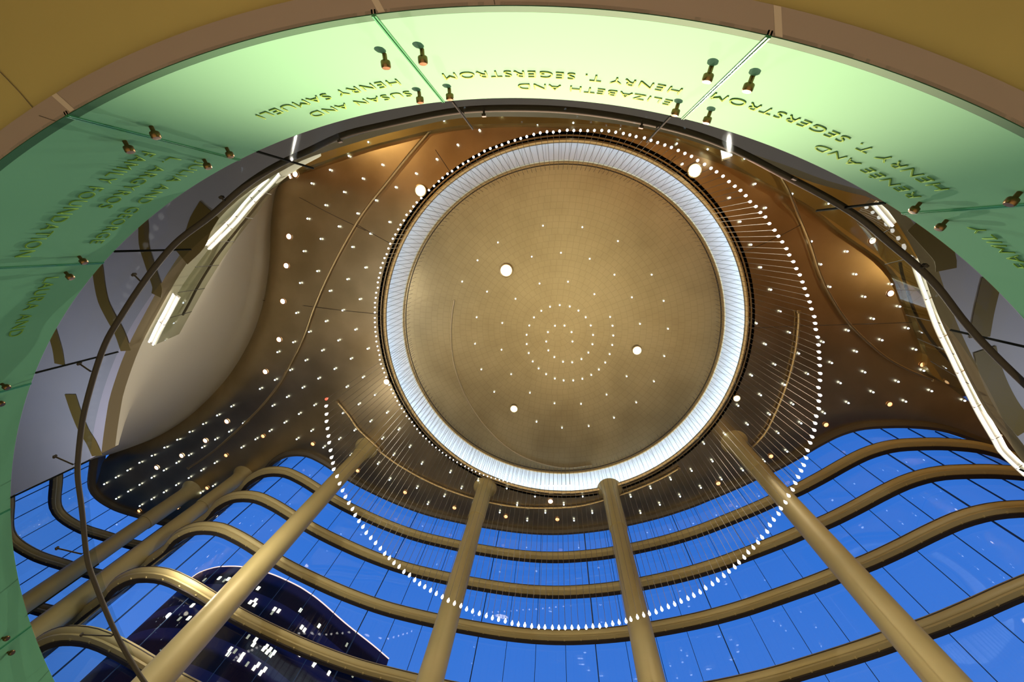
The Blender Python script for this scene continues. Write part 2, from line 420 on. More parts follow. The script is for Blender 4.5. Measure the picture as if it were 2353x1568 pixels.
# ---------------------------------------------------------------- oculus: rim, lit cove, dome
CZ = CAMZ
orim = empty('oculus_rim', (OC.x, OC.y, HCEIL+CZ), 'large round gold rim framing the glowing ring of the ceiling dome', 'ceiling rim')
bm = bmesh.new(); add_lathe(bm, [(7.8439, 0.0274), (7.8074, -0.0183), (7.8256, -0.0823), (7.8988, -0.1097), (7.9719, -0.0731), (7.9719, 0.0000), (8.2279, 0.0000), (8.2279, 0.0457), (7.8622, 0.0457), (7.8439, 0.0274)], 192)
mesh_obj('rim', bm, M_brass, orim)
bm = bmesh.new(); add_lathe(bm, [(8.0451, -0.0110), (8.0633, -0.0366), (8.0999, -0.0366), (8.1182, -0.0110)], 192)
mesh_obj('outer_bead', bm, M_brass, orim)
cove = empty('cove_light', (OC.x, OC.y, HCEIL+CZ), 'bright bluish white cove light ring running round the dome', 'cove light')
bm = bmesh.new(); add_lathe(bm, [(8.2279, 0.0457), (8.2736, 0.2011), (8.1822, 0.3840), (7.9993, 0.5120), (7.7251, 0.5851), (7.4965, 0.6217), (7.2954, 0.6399)], 256)
mesh_obj('cove_surface', bm, M_cove, cove)
bm = bmesh.new()
add_tube(bm, [Vector((8.84*KR*math.cos(2*PI*k/160), 8.84*KR*math.sin(2*PI*k/160), 0.085)) for k in range(161)], 0.025, 6, False)
mesh_obj('light_strip', bm, M_led, cove)
dome = empty('dome', (OC.x, OC.y, HCEIL+CZ), 'shallow golden leaf dome inside the glowing ring at the ceiling centre', 'dome')
bm = bmesh.new(); prof = []
for k in range(41):
    r = R_IN*(1-k/40); prof.append((r, 0.7*KR+0.5*(1-(r/R_IN)**2)))
add_lathe(bm, prof, 160); mesh_obj('dome_shell', bm, M_dome, dome)
bm = bmesh.new(); add_lathe(bm, [(7.3137, 0.6491), (7.2954, 0.5851), (7.2588, 0.5668), (7.2223, 0.5851), (7.2223, 0.6582)], 192)
mesh_obj('inner_ring', bm, M_brass, dome)
bm = bmesh.new(); add_lathe(bm, [(7.1674, 0.6582), (7.1583, 0.6308), (7.1308, 0.6308), (7.1217, 0.6674)], 192)
mesh_obj('dark_ring', bm, M_beamdark, dome)
sp_px = [(1044, 690), (1039, 720), (1036, 760), (1038, 805), (1045, 845), (1062, 895), (1090, 947), (1130, 997), (1176, 1036), (1230, 1062), (1297, 1076), (1360, 1070)]
bm = bmesh.new(); pts = [onceil(x, y, 0.03) for x, y in sp_px]
add_tube(bm, rel(catmull(pts, 0.3), dome.location), 0.035, 6)
mesh_obj('spiral_track', bm, M_brass, dome)

# ---------------------------------------------------------------- brass tracks on the ceiling
tracks = [
 ('long curved brass track on the ceiling left of the dome', [(987, 300), (940, 355), (880, 430), (855, 460), (820, 510), (780, 580), (750, 640), (722, 705), (695, 780), (665, 840), (640, 885), (600, 935), (560, 975), (520, 1012), (480, 1045), (432, 1077)]),
 ('long curved brass track on the ceiling right of the dome', crop(3, [(540, 970), (610, 1050), (680, 1150), (760, 1290), (820, 1440), (870, 1560)])+crop(6, [(905, 200), (960, 370), (1030, 520), (1150, 700), (1300, 850), (1420, 945), (1560, 1020), (1720, 1085)])),
 ('short curved brass track right of the dome above the right column', crop(6, [(820, 630), (820, 700), (805, 850), (780, 980), (730, 1150), (660, 1320), (590, 1450), (480, 1568)])),
 ('curved brass track between the dome and the lower window edge', crop(4, [(2250, 1235), (2323, 1320)])+crop(5, [(130, 1420), (280, 1560)])+crop(8, [(250, 0+15), (400, 125), (600, 235), (800, 315), (1000, 370), (1200, 402), (1400, 408), (1600, 395), (1800, 345), (2000, 275), (2150, 210), (2265, 145)]))]
for lab, px in tracks:
    pts = [onceil(x, y, 0.10) for x, y in px]
    base = pts[0].copy()
    o = empty('ceiling_track', base, lab, 'ceiling track')
    bm = bmesh.new(); pp = rel(catmull(pts, 0.3), base)
    add_sweep(bm, pp, [(-0.045, 0.02), (-0.045, -0.03), (-0.01, -0.05), (-0.01, -0.01), (0.01, -0.01), (0.01, -0.05), (0.045, -0.03), (0.045, 0.02)])
    mesh_obj('channel', bm, M_brass, o)
    for q in uniform(pp, 3.0):
        bm = bmesh.new(); add_box(bm, q+Vector((0, 0, 0.055)), (0.05, 0.05, 0.09)); mesh_obj('hanger', bm, M_seam, o, False)
    for q in (pp[0], pp[-1]):
        bm = bmesh.new(); add_box(bm, q+Vector((0, 0, -0.01)), (0.13, 0.13, 0.09)); bmesh.ops.bevel(bm, geom=bm.edges[:], offset=0.015, segments=1, affect='EDGES')
        mesh_obj('end_cap', bm, M_brass, o, False)
# thin seams between ceiling panels
seams = [crop(2, [(640, 1000), (700, 1090), (760, 1180)]), crop(5, [(120, 50), (250, 125), (400, 205)]), [(600, 690), (700, 703), (780, 713), (870, 722)],
         crop(6, [(400, 250), (550, 190), (700, 120), (850, 40)]), crop(6, [(450, 740), (800, 725), (1200, 713), (1680, 698)]), crop(3, [(0, 1000+40), (-60, 1100)]), [(640, 428), (690, 455), (760, 492), (840, 530)]]
bm = bmesh.new()
for s in seams:
    add_tube(bm, catmull([onceil(x, y, 0.004) for x, y in s], 0.3), 0.014, 4)
tag(mesh_obj('trim_3', bm, M_seam), kind='structure')

# ---------------------------------------------------------------- cream bulging wall on the left
tl_px = [(655, 372), (613, 402), (560, 460), (520, 510), (475, 568), (438, 620), (400, 680), (372, 733), (345, 790), (318, 850), (295, 912), (280, 970), (262, 1020), (238, 1050)]
tl = [Vector((p.x-0.03, p.y, 8.3)) for p in catmull([P(x, y, 8.0) for x, y in [(720, 343), (645, 374), (580, 412), (520, 455), (470, 505), (427, 566), (385, 628), (344, 700), (290, 805), (256, 900), (246, 945), (237, 1006), (233, 1042)]], 0.5)]
def samp(poly, t):
    L = [0]
    for a, b in zip(poly[:-1], poly[1:]): L.append(L[-1]+(b-a).length)
    s = t*L[-1]
    for i in range(len(L)-1):
        if s <= L[i+1]: return poly[i].lerp(poly[i+1], (s-L[i])/max(1e-9, L[i+1]-L[i]))
    return poly[-1].copy()
gtop = [p.copy() for p in catmull(groove, 0.5)][::-1]
bm = bmesh.new(); NU, NVv = 90, 26; grid = []
for i in range(NU+1):
    u = i/NU
    a = samp(tl, u); b = samp(gtop, u)
    row = []
    for j in range(NVv+1):
        s = j/NVv
        xy = Vector((a.x, a.y)).lerp(Vector((b.x, b.y)), s)
        # belly: swells towards the void, then curls up into the groove
        zt = Hc(b.x, b.y); zk = zt-1.2; hh = 8.3+(zk-8.3)*(s**0.85)
        if s > 0.86: hh += (zt-zk)*((s-0.86)/0.14)**1.6
        hh -= 0.9*math.sin(PI*min(1, s/0.86))**2
        row.append(bm.verts.new((xy.x, xy.y, hh+CZ)))
    grid.append(row)
for i in range(NU):
    for j in range(NVv): bm.faces.new((grid[i][j], grid[i+1][j], grid[i+1][j+1], grid[i][j+1]))
tag(mesh_obj('wall_left', bm, M_bulge), kind='structure')
# outer walls behind the tiers
bm = bmesh.new()
wp = [Vector((22+16*0, 10.5, 0)), Vector((25, 2, 0)), Vector((22, -8, 0)), Vector((12, -15, 0)), Vector((0, -17, 0)), Vector((-14, -15, 0)), Vector((-24, -8, 0)), Vector((-28, 0, 0)), Vector((-24.0, 7.5, 0))]
add_sweep(bm, catmull(wp, 1.0), [(0, -0.2), (0, 24.6)], False)
tag(mesh_obj('wall_back', bm, M_wall), kind='structure')

# ---------------------------------------------------------------- facade: beams, glass, mullions, columns
beam_labels = ['thin shadowed beam just under the ceiling edge', 'uppermost wavy beige beam across the blue window wall', 'second wavy beige beam down the blue window wall', 'third wavy beige beam, passing just below the lowest crystals',
               'fourth wavy beige beam, crossing in front of the dark tower top', 'lowest wavy beige beam near the bottom left corner']
def beam_profile():
    pr = []
    for k in range(13):
        a = PI/2+PI*k/12
        pr.append((-0.02+0.15*math.cos(a), 0.03+0.13*math.sin(a)))
    return pr+[(0.10, -0.10), (0.16, -0.09), (0.16, 0.16), (-0.02, 0.16)]
for k in range(1, 6):
    h = HB[k]+CZ
    base = Vector((0, 14.0, h))
    o = empty('facade_beam', base, beam_labels[k], 'beam', 'curved beams of the window wall')
    path = [Vector((p.x, p.y, h))-base for p in F]
    # F travels left to right, so +n (left of travel) points outside; the round nose points inside
    bm = bmesh.new(); add_sweep(bm, path, [(-q[0]*-1, q[1]) for q in beam_profile()]); mesh_obj('beam_body', bm, M_beam, o)
    bm = bmesh.new(); add_sweep(bm, path, [(-0.10, -0.10), (-0.10, -0.15), (0.12, -0.17), (0.12, -0.10)]); mesh_obj('lower_ledge', bm, M_beam, o)
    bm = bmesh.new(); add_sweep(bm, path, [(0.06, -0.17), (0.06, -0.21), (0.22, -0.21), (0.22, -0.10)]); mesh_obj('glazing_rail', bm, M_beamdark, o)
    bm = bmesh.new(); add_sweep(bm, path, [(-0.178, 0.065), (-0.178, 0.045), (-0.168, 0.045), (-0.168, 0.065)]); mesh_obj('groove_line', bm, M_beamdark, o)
    bm = bmesh.new()
    for i in range(1, len(path)-1, 2):
        t = path[i+1]-path[i-1]; rz = math.atan2(t.y, t.x)
        add_box(bm, path[i]+Vector((-math.sin(rz)*0.03, math.cos(rz)*0.03, -0.175)), (0.045, 0.05, 0.03), rz)
    c = mesh_obj('clip_row', bm, M_beam, o, False)
Gp = []
n = len(F)
for i, p in enumerate(F):
    t = (F[min(n-1, i+1)]-F[max(0, i-1)]).normalized(); Gp.append(p+Vector((-t.y, t.x, 0))*0.26)
bm = bmesh.new(); add_sweep(bm, Gp, [(0, -0.3), (0, 19.2)], False)
win = tag(mesh_obj('window_1', bm, M_facade_glass), kind='structure')
GpU = uniform(Gp, 1.08)
for i, p in enumerate(GpU[1:-1]):
    a, b = GpU[i], GpU[i+2]; rz = math.atan2(b.y-a.y, b.x-a.x)
    bm = bmesh.new(); w = 0.032 if i % 4 == 1 else 0.016
    add_box(bm, Vector((p.x, p.y, 9.4)), (w, 0.05, 19.2), rz)
    mesh_obj('mullion', bm, M_mull, win, False)

col_specs = [(41.6, 12.1, 'column right of the dome, leading to the lower right corner'), (12.55, 12.0, 'slender column just right of centre below the dome'),
             (-16.35, 12.4, 'slender column just left of centre below the dome'), (-43.7, 13.7, 'beige column crossing the dark tower at lower left'),
             (-54.6, 20.3, 'beige column behind the left ends of the wavy beams'), (-57.2, 23.6, 'farthest left column, beyond the dark starry ceiling lobe')]
for az, r, lab in col_specs:
    x, y = r*math.sin(math.radians(az)), r*math.cos(math.radians(az))
    hc = Hc(x, y)+CZ
    collar = r/0.822+CZ if r < 16 else hc-2.6
    if az > 40: collar = 12.1/0.806+CZ
    o = empty('column', (x, y, 0), 'round '+lab, 'column', 'round columns along the window wall')
    bm = bmesh.new(); add_lathe(bm, [(0.43, 0), (0.42, 3), (0.37, 11), (0.335, collar)], 32); mesh_obj('shaft', bm, M_column, o)
    bm = bmesh.new(); add_lathe(bm, [(0.30, collar-0.02), (0.365, collar-0.02), (0.37, collar+0.06), (0.375, hc-0.5), (0.42, hc-0.2), (0.6, hc+0.02)], 32); mesh_obj('capital', bm, M_column, o)
    bm = bmesh.new(); add_lathe(bm, [(0.5, 0), (0.5, 0.12), (0.44, 0.16), (0.42, 0.16)], 32); mesh_obj('base_ring', bm, M_brass, o)

# ---------------------------------------------------------------- near balcony ring: soffit, green glass fascia, railing
FC = Vector((-0.661, 4.862)); FR = 5.928
H1, H2, H3 = 2.14, 3.37, 4.18
def cyl(th, h, r=FR):
    a = math.radians(th); return Vector((FC.x+r*math.cos(a), FC.y+r*math.sin(a), h+CZ))
TH0, TH1 = -212.0, -2.0
def arc(h, r, a0=TH0, a1=TH1, st=1.0):
    k = max(2, int((a1-a0)/st)); return [cyl(a0+(a1-a0)*i/k, h, r) for i in range(k+1)]
bm = bmesh.new()
k = 200; r0 = []; 
for i in range(k+1):
    th = TH0+(TH1-TH0)*i/k
    r0.append([bm.verts.new(cyl(th, H1+0.035, FR+0.02)), bm.verts.new(cyl(th, H1+0.035, FR+7.0)), bm.verts.new(cyl(th, H1+0.5, FR+7.0)), bm.verts.new(cyl(th, H1+1.1, FR+0.12)), bm.verts.new(cyl(th, H2-0.03, FR+0.06)), bm.verts.new(cyl(th, H1+0.035, FR+0.06))])
for a, b in zip(r0[:-1], r0[1:]):
    for j in (0, 1, 2, 3, 4): bm.faces.new((a[j], a[j+1], b[j+1], b[j]))
me_s = mesh_obj('ceiling.001', bm, M_soffit, smooth=False); me_s.name = 'ceiling'
me_s.data.materials.append(M_carpet_dark)
for p in me_s.data.polygons:
    if p.center.z > H1+0.4+CZ and abs((Vector((p.center.x, p.center.y))-FC).length-FR) > 0.5: p.material_index = 1
tag(me_s, kind='structure')
# mauve reveal around the glass, lit seams painted in as pale strips
bm = bmesh.new()
for i in range(k):
    a = TH0+(TH1-TH0)*i/k; b = TH0+(TH1-TH0)*(i+1)/k
    bm.faces.new([bm.verts.new(q) for q in (cyl(a, H1, FR+0.004), cyl(a, H1, FR+0.115), cyl(b, H1, FR+0.115), cyl(b, H1, FR+0.004))])
    bm.faces.new([bm.verts.new(q) for q in (cyl(a, H1, FR+0.115), cyl(a, H1+0.034, FR+0.115), cyl(b, H1+0.034, FR+0.115), cyl(b, H1, FR+0.115))])
tag(mesh_obj('trim_4', bm, M_mauve, smooth=False), kind='structure')
M_streak = mat('lit_seam_paint', (0.40, 0.34, 0.27), 0.5)
bm = bmesh.new()
for th in (-74.0, -91.5, -109.0, -57.0):
    a_, b_ = th-0.16, th+0.16
    bm.faces.new([bm.verts.new(q) for q in (cyl(a_, H1-0.002, FR+0.006), cyl(a_-0.5, H1-0.002, FR+0.113), cyl(b_-0.5, H1-0.002, FR+0.113), cyl(b_, H1-0.002, FR+0.006))])
tag(mesh_obj('painted_seam_light', bm, M_streak, smooth=False), kind='structure')
bm = bmesh.new()
add_tube(bm, [P(-60, 95, H1+0.03), P(0, 165, H1+0.03), P(45, 212, H1+0.03), P(90, 265, H1+0.03)], 0.0022, 4)
add_tube(bm, [P(90, 266, H1-0.001), P(128, 279, H1-0.001)], 0.0022, 4)
add_tube(bm, [P(1134, -8, H1-0.001), P(1137, 10, H1-0.001)], 0.0022, 4)
tag(mesh_obj('trim_6', bm, M_seam, smooth=False), kind='structure')
joints = [-57.28, -74.4, -91.9, -109.45, -126.4, -143.0, -160.0, -177.0, -194.0]
joints = [-40.2, -23.2] + joints
joints = sorted(joints, reverse=True)
def make_text(body, th_start, h_base, size, parent, origin, sx=1.35, mt=None, r=FR-0.005):
    """engraved outline lettering bent on the cylinder; reads from th_start towards smaller angles, letter tops up"""
    cu = bpy.data.curves.new('lettering', 'FONT'); cu.body = body; cu.size = size; cu.space_character = 1.08
    cu.dimensions = '2D'; cu.fill_mode = 'NONE'; cu.bevel_depth = 0.0034; cu.bevel_resolution = 0; cu.resolution_u = 4
    cu.offset = -0.004
    to = bpy.data.objects.new('lettering', cu); C.objects.link(to)
    dg = bpy.context.evaluated_depsgraph_get()
    me = bpy.data.meshes.new_from_object(to.evaluated_get(dg))
    xs0 = [v.co.x for v in me.vertices]
    for v in me.vertices:
        th = th_start-math.degrees(v.co.x*sx/FR)
        p = cyl(th, h_base+v.co.y, r-v.co.z)
        v.co = p-origin
    bpy.data.objects.remove(to)
    # one object per engraved word: split where the gap along the line is wide
    nb = [[] for _ in xs0]
    for e_ in me.edges: nb[e_.vertices[0]].append(e_.vertices[1]); nb[e_.vertices[1]].append(e_.vertices[0])
    seen_ = [False]*len(xs0); spans = []
    for i in range(len(xs0)):
        if seen_[i]: continue
        st = [i]; seen_[i] = True; lo_ = hi_ = xs0[i]
        while st:
            k = st.pop(); lo_ = min(lo_, xs0[k]); hi_ = max(hi_, xs0[k])
            for q in nb[k]:
                if not seen_[q]: seen_[q] = True; st.append(q)
        spans.append((lo_, hi_))
    spans.sort(); cuts = []; end = spans[0][1]
    for a_, b_ in spans[1:]:
        if a_-end > size*0.22: cuts.append(a_)
        end = max(end, b_)
    def word(x): return sum(1 for c in cuts if x >= c-1e-6)
    full = bmesh.new(); full.from_mesh(me); full.verts.ensure_lookup_table()
    widx = [word(x) for x in xs0]
    for w_ in range(len(cuts)+1):
        b_ = full.copy()
        b_.verts.ensure_lookup_table()
        bmesh.ops.delete(b_, geom=[v for v in b_.verts if widx[v.index] != w_], context='VERTS')
        if not b_.verts: b_.free(); continue
        m_ = bpy.data.meshes.new('engraved_word'); b_.to_mesh(m_); b_.free()
        o = bpy.data.objects.new('engraved_word', m_); C.objects.link(o); o.parent = parent
        m_.materials.append(mt or M_letter)
    full.free()
    return o
plabels = {-57.28: 'bright green glass fascia panel reading RENÉE AND HENRY T. SEGERSTROM', -74.4: 'palest, nearly white glass fascia panel reading ELIZABETH AND HENRY T. SEGERSTROM',
           -91.9: 'green glass fascia panel reading SUSAN AND HENRY SAMUELI', -109.45: 'green glass fascia panel with three engraved lines ending in FAMILY FOUNDATION',
           -126.4: 'dim green glass fascia panel at the left edge, one engraved line', -143.0: 'dark blue-green blank glass fascia panel low on the left edge', -160.0: 'dark glass fascia panel at the left edge above the bottom corner', -177.0: 'dark glass fascia panel in the bottom left corner',
           -40.2: 'green glass fascia panel at right edge with a faint name ending in MILY'}
for a, b in zip(joints[:-1], joints[1:]):
    g = 0.07
    if a not in plabels: continue
    t0, t1 = b+g, a-g
    mid = cyl((t0+t1)/2, H1, FR)
    o = empty('glass_fascia_panel', mid, plabels[a], 'glass panel', 'green glass fascia panels of the near balcony')
    def strip(ha, hb, ra, rb):
        bm = bmesh.new(); path = [cyl(t0+(t1-t0)*i/24, 0, FR)-mid for i in range(25)]
        add_sweep(bm, path, [(ra, ha), (ra, hb), (rb, hb), (rb, ha)]); return bm
    # travelling with growing angle, +n points to the centre
    mesh_obj('glass', strip(H1+0.05-0, H2, 0.0, -0.018), M_green, o)
    mesh_obj('clear_margin', strip(H1, H1+0.049, 0.0, -0.018), M_green_clear, o)
    for th in (t0, t1):
        bm = bmesh.new()
        p0 = cyl(th, H1, FR)-mid; rad = Vector((math.cos(math.radians(th)), math.sin(math.radians(th)), 0))
        add_box(bm, p0+rad*0.008+Vector((0, 0, (H2-H1)/2)), (0.03, 0.008, H2-H1), math.radians(th))
        mesh_obj('polished_edge', bm, M_green_edge, o, False)
    for th in (t1-1.0, t0+1.0):
        for hh in (2.52, 3.12):
            p = cyl(th, hh, FR)-mid; rad = Vector((math.cos(math.radians(th)), math.sin(math.radians(th)), 0))
            bm = bmesh.new(); add_lathe(bm, [(0, 0), (0.013, 0), (0.013, 0.035), (0.026, 0.037), (0.028, 0.042), (0.028, 0.066), (0.023, 0.074), (0, 0.075)], 12)
            bm.transform(Matrix.Translation(p) @ (-rad).to_track_quat('Z', 'Y').to_matrix().to_4x4())
            mesh_obj('standoff_bolt', bm, M_bolt, o)
    if a == -74.4:
        make_text('ELIZABETH AND', -75.8, 3.075, 0.14, o, mid, 0.97, M_letter_lit); make_text('HENRY T. SEGERSTROM', -75.8, 2.86, 0.14, o, mid, 0.97, M_letter_lit)
    if a == -91.9:
        make_text('SUSAN AND', -93.5, 3.075, 0.14, o, mid, 0.97); make_text('HENRY SAMUELI', -93.5, 2.86, 0.14, o, mid, 0.97)
    if a == -57.28:
        make_text('RENÉE AND', -58.9, 3.04, 0.14, o, mid, 0.97); make_text('HENRY T. SEGERSTROM', -59.3, 2.81, 0.14, o, mid, 0.97)
    if a == -109.45:
        make_text('JULIA AND GEORGE', -110.9, 3.10, 0.14, o, mid, 0.97); make_text('L. ARGYROS', -111.0, 2.88, 0.14, o, mid, 0.97); make_text('FAMILY FOUNDATION', -111.0, 2.68, 0.14, o, mid, 0.97)
    if a == -126.4:
        make_text('LAURA AND', -127.9, 3.0, 0.14, o, mid, 0.97)
    if a == -40.2:
        make_text('FAMILY', -50.9, 2.95, 0.14, o, mid, 0.97)
# clear glass railing
rj = [-24.5, -41.45, -58.7, -75.2, -91.2, -107.7, -124.7, -141.55, -158.4, -175.2, -192.0]
rlab = ['clear glass railing panel at the right edge, behind the thick handrail', 'clear glass railing panel in front of the right light strips', 'clear glass railing panel above the RENÉE name panel', 'clear glass railing panel above the ELIZABETH name panel',
        'clear glass railing panel above the SUSAN name panel', 'clear glass railing panel above the FAMILY FOUNDATION panel', 'clear glass railing panel on the left with the upper olive reflections behind', 'clear glass railing panel on the left in front of the pale tier soffit',
        'clear glass railing panel in front of the left blue windows', 'clear glass railing panel nearest the bottom left corner']
for (a, b), lab in zip(zip(rj[:-1], rj[1:]), rlab):
    t0, t1 = b+0.05, a-0.05; mid = cyl((t0+t1)/2, H2, FR)
    o = empty('glass_railing_panel', mid, lab, 'glass railing', 'clear glass railing panels of the near balcony')
    path = [cyl(t0+(t1-t0)*i/20, 0, FR)-mid for i in range(21)]
    bm = bmesh.new(); add_sweep(bm, path, [(0, H2+0.005), (0, H3)], False); mesh_obj('glass', bm, M_rail_glass, o)
    bm = bmesh.new()
    th = t1
    p0 = cyl(th, (H2+H3)/2, FR)-mid
    add_box(bm, p0+Vector((0, 0, 0)), (0.018, 0.010, H3-H2), math.radians(th)); mesh_obj('joint_seal', bm, M_seal, o, False)
hr = crop(7, [(1080, 1720), (950, 1550), (870, 1420), (800, 1300), (700, 1080), (620, 870), (580, 750), (545, 400), (515, 180)])+crop(4, [(525, 1568), (550, 1350), (600, 1150), (660, 950), (720, 800), (790, 690), (870, 560), (980, 400), (1090, 260), (1200, 140)])
hr += crop(1, [(1400, 1390+60), (1620, 1250), (1860, 1095), (2080, 1000)])+crop(2, [(0, 905), (250, 845), (500, 790), (800, 735), (1130, 722), (1500, 732), (1900, 785), (2323, 880)])
hr += crop(3, [(400, 1000), (700, 1160), (900, 1260), (1100, 1370), (1300, 1500)])+crop(6, [(1350, 110), (1500, 230), (1650, 360), (1780, 500), (1900, 670), (2060, 850), (2200, 990), (2400, 1180)])
hpts = catmull([P(x, y, 3.82) for x, y in hr], 0.12)
for _ in range(3):
    hpts = [hpts[0]]+[(hpts[i-1]+hpts[i]*2+hpts[i+1])/4 for i in range(1, len(hpts)-1)]+[hpts[-1]]
o = empty('handrail', hpts[len(hpts)//2], 'dark bronze handrail curving along the near glass railing', 'handrail')
bm = bmesh.new(); add_tube(bm, rel(hpts, o.location), 0.028, 10); mesh_obj('rail', bm, M_rail, o)
for q in uniform(hpts, 1.35)[1:-1]:
    w = Vector((q.x, q.y))-FC; rad = Vector((w.x, w.y, 0)).normalized()
    e1 = Vector((FC.x, FC.y, q.z-0.05))+rad*(FR-0.004)
    bm = bmesh.new(); add_tube(bm, rel([q, q+Vector((0, 0, -0.05)), e1], o.location), 0.009, 6)
    add_box(bm, e1-o.location, (0.02, 0.035, 0.035), math.atan2(rad.y, rad.x))
    mesh_obj('bracket', bm, M_rail, o)

# ---------------------------------------------------------------- upper tier ring (soffit, lit fascia, tubes, glass)
sl_px = [(-330, 1300), (20, 1143), (120, 1098), (233, 1042), (237, 1006), (246, 945), (256, 900), (290, 805), (344, 700), (385, 628), (427, 566), (470, 505), (520, 455), (580, 412), (645, 374), (700, 350), (780, 324), (850, 303), (918, 286), (1021, 263), (1090, 257), (1193, 256), (1331, 262),
         (1500, 285), (1600, 312), (1700, 345), (1800, 378), (1900, 415), (1985, 438), (2051, 458), (2099, 513), (2145, 593), (2163, 642), (2181, 697), (2207, 762), (2240, 832), (2273, 900), (2310, 968), (2350, 1020), (2400, 1090), (2470, 1170)]
sl = [P(x, y, 8.0) for x, y in sl_px]
bm = bmesh.new()
curve = sl[:4]+catmull(sl[3:], 0.4)[1:]
cen = Vector((-2.0, 3.0, 0))
inner = []; outer_ = []
rw = []
for p in curve:
    d = Vector((p.x-cen.x, p.y-cen.y, 0)); d.normalize()
    q = p+d*11
    rw.append([bm.verts.new(p+Vector((0, 0, 0.33))), bm.verts.new(p), bm.verts.new(q), bm.verts.new(q+Vector((0, 0, 0.33)))])
for a, b in zip(rw[:-1], rw[1:]):
    for j in range(3): bm.faces.new((a[j], a[j+1], b[j+1], b[j]))
    bm.faces.new((a[3], a[0], b[0], b[3]))
M_tierfas = mat('tier_fascia_plaster', (0.16, 0.125, 0.07), 0.8, spec=0.05)
tr = mesh_obj('ceiling', bm, M_tier, smooth=False); tr.data.materials.append(M_carpet); tr.data.materials.append(M_tierfas)
for i, p in enumerate(tr.data.polygons):
    j = i % 4
    if j == 0: p.material_index = 2
    if j == 3: p.material_index = 1
tag(tr, kind='structure')
# olive reflections painted on the soffit as thin ribbons
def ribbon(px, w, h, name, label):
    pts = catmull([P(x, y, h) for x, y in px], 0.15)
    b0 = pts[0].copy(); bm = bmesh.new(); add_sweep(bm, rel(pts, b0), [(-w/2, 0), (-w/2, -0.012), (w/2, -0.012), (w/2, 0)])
    o = mesh_obj(name, bm, M_olive_refl, None, False); o.location = b0; tag(o, label, 'painted reflection', 'olive reflections painted on the upper tier soffit'); return o
ribbon(crop(4, [(935, -80), (958, 40), (962, 180), (990, 280), (1030, 400), (1052, 470), (1045, 520)]), 0.23, 7.99, 'soffit_reflection', 'olive reflection painted on the left tier soffit ending beside the light tube gap')
ribbon(crop(4, [(640, 240), (655, 350), (668, 450), (692, 560), (740, 660), (800, 770), (842, 890)]), 0.27, 7.99, 'soffit_reflection', 'longer olive reflection painted on the left soffit running down to the tier edge')
ribbon(crop(4, [(330, 700), (350, 760), (385, 880), (400, 980)]), 0.26, 7.99, 'soffit_reflection', 'short olive reflection painted low on the left soffit beside the green glass')
ribbon(crop(4, [(470, 1180), (510, 1300), (560, 1420), (610, 1500), (650, 1590)]), 0.30, 7.99, 'soffit_reflection', 'olive reflection painted near the corner of the left soffit above the windows')
ribbon(crop(6, [(1600, 40), (1700, 150), (1790, 260), (1800, 350)]), 0.33, 7.99, 'soffit_reflection', 'upper olive reflection painted on the right tier soffit beside the glass')
ribbon(crop(6, [(2110, 400), (2080, 520), (2050, 650), (2025, 800)]), 0.33, 7.99, 'soffit_reflection', 'middle olive reflection painted on the right tier soffit under the handrail')
ribbon(crop(6, [(2060, 880), (2090, 1000), (2150, 1150), (2230, 1290), (2340, 1420)]), 0.36, 7.99, 'soffit_reflection', 'lowest olive reflection painted on the right tier soffit')
ribbon(crop(1, [(1200, 1700), (1300, 1600), (1340, 1500), (1400, 1400)]), 0.5, 7.99, 'soffit_reflection', 'wide olive reflection painted at the top of the left tier soffit')

def tube_light(px, lab, hh=8.40):
    pts = catmull([P(x, y, hh) for x, y in px], 0.2); b0 = pts[0].copy(); pp = rel(pts, b0)
    o = empty('tube_light', b0, lab, 'light strip')
    n = len(pp)
    offs = []
    for s in (-0.055, 0.055):
        q = []
        for i, p in enumerate(pp):
            t = (pp[min(n-1, i+1)]-pp[max(0, i-1)]).normalized(); q.append(p+Vector((-t.y, t.x, 0))*s)
        offs.append(q)
        bm = bmesh.new(); add_tube(bm, q, 0.021, 8); mesh_obj('tube', bm, M_tubeglow, o)
    bm = bmesh.new(); add_sweep(bm, pp, [(-0.09, 0.03), (-0.09, 0.045), (0.09, 0.045), (0.09, 0.03)]); mesh_obj('backplate', bm, M_trimplate, o)
    for q in uniform(pp, 0.85):
        i = min(range(n), key=lambda k: (pp[k]-q).length); t = pp[min(n-1, i+1)]-pp[max(0, i-1)]
        bm = bmesh.new(); add_box(bm, q, (0.02, 0.19, 0.03), math.atan2(t.y, t.x)); mesh_obj('clip', bm, M_clip, o, False)
M_trimplate = mat('strip_backplate', (0.55, 0.52, 0.45), 0.4, 0.3); M_clip = mat('strip_clip', (0.75, 0.72, 0.66), 0.4, 0.2)
tube_light([(638, 394), (615, 420), (585, 450), (560, 478), (538, 505), (510, 533), (475, 568)], 'long white light tube on the left tier edge, upper of two')
tube_light([(404, 678), (385, 715), (365, 752), (347, 790)], 'short white light tube on the left tier edge, lower of two')
tube_light([(2014, 463), (2034, 487), (2058, 515)], 'short white light tube on the right tier, ending beside the green fascia')
tube_light(crop(6, [(1605, 268), (1650, 400), (1705, 550), (1770, 730), (1860, 920), (1950, 1110), (2045, 1300), (2150, 1480)])+crop(9, [(2190, 20), (2270, 100), (2360, 185)]), 'very long curved white light strip along the right tier edge')

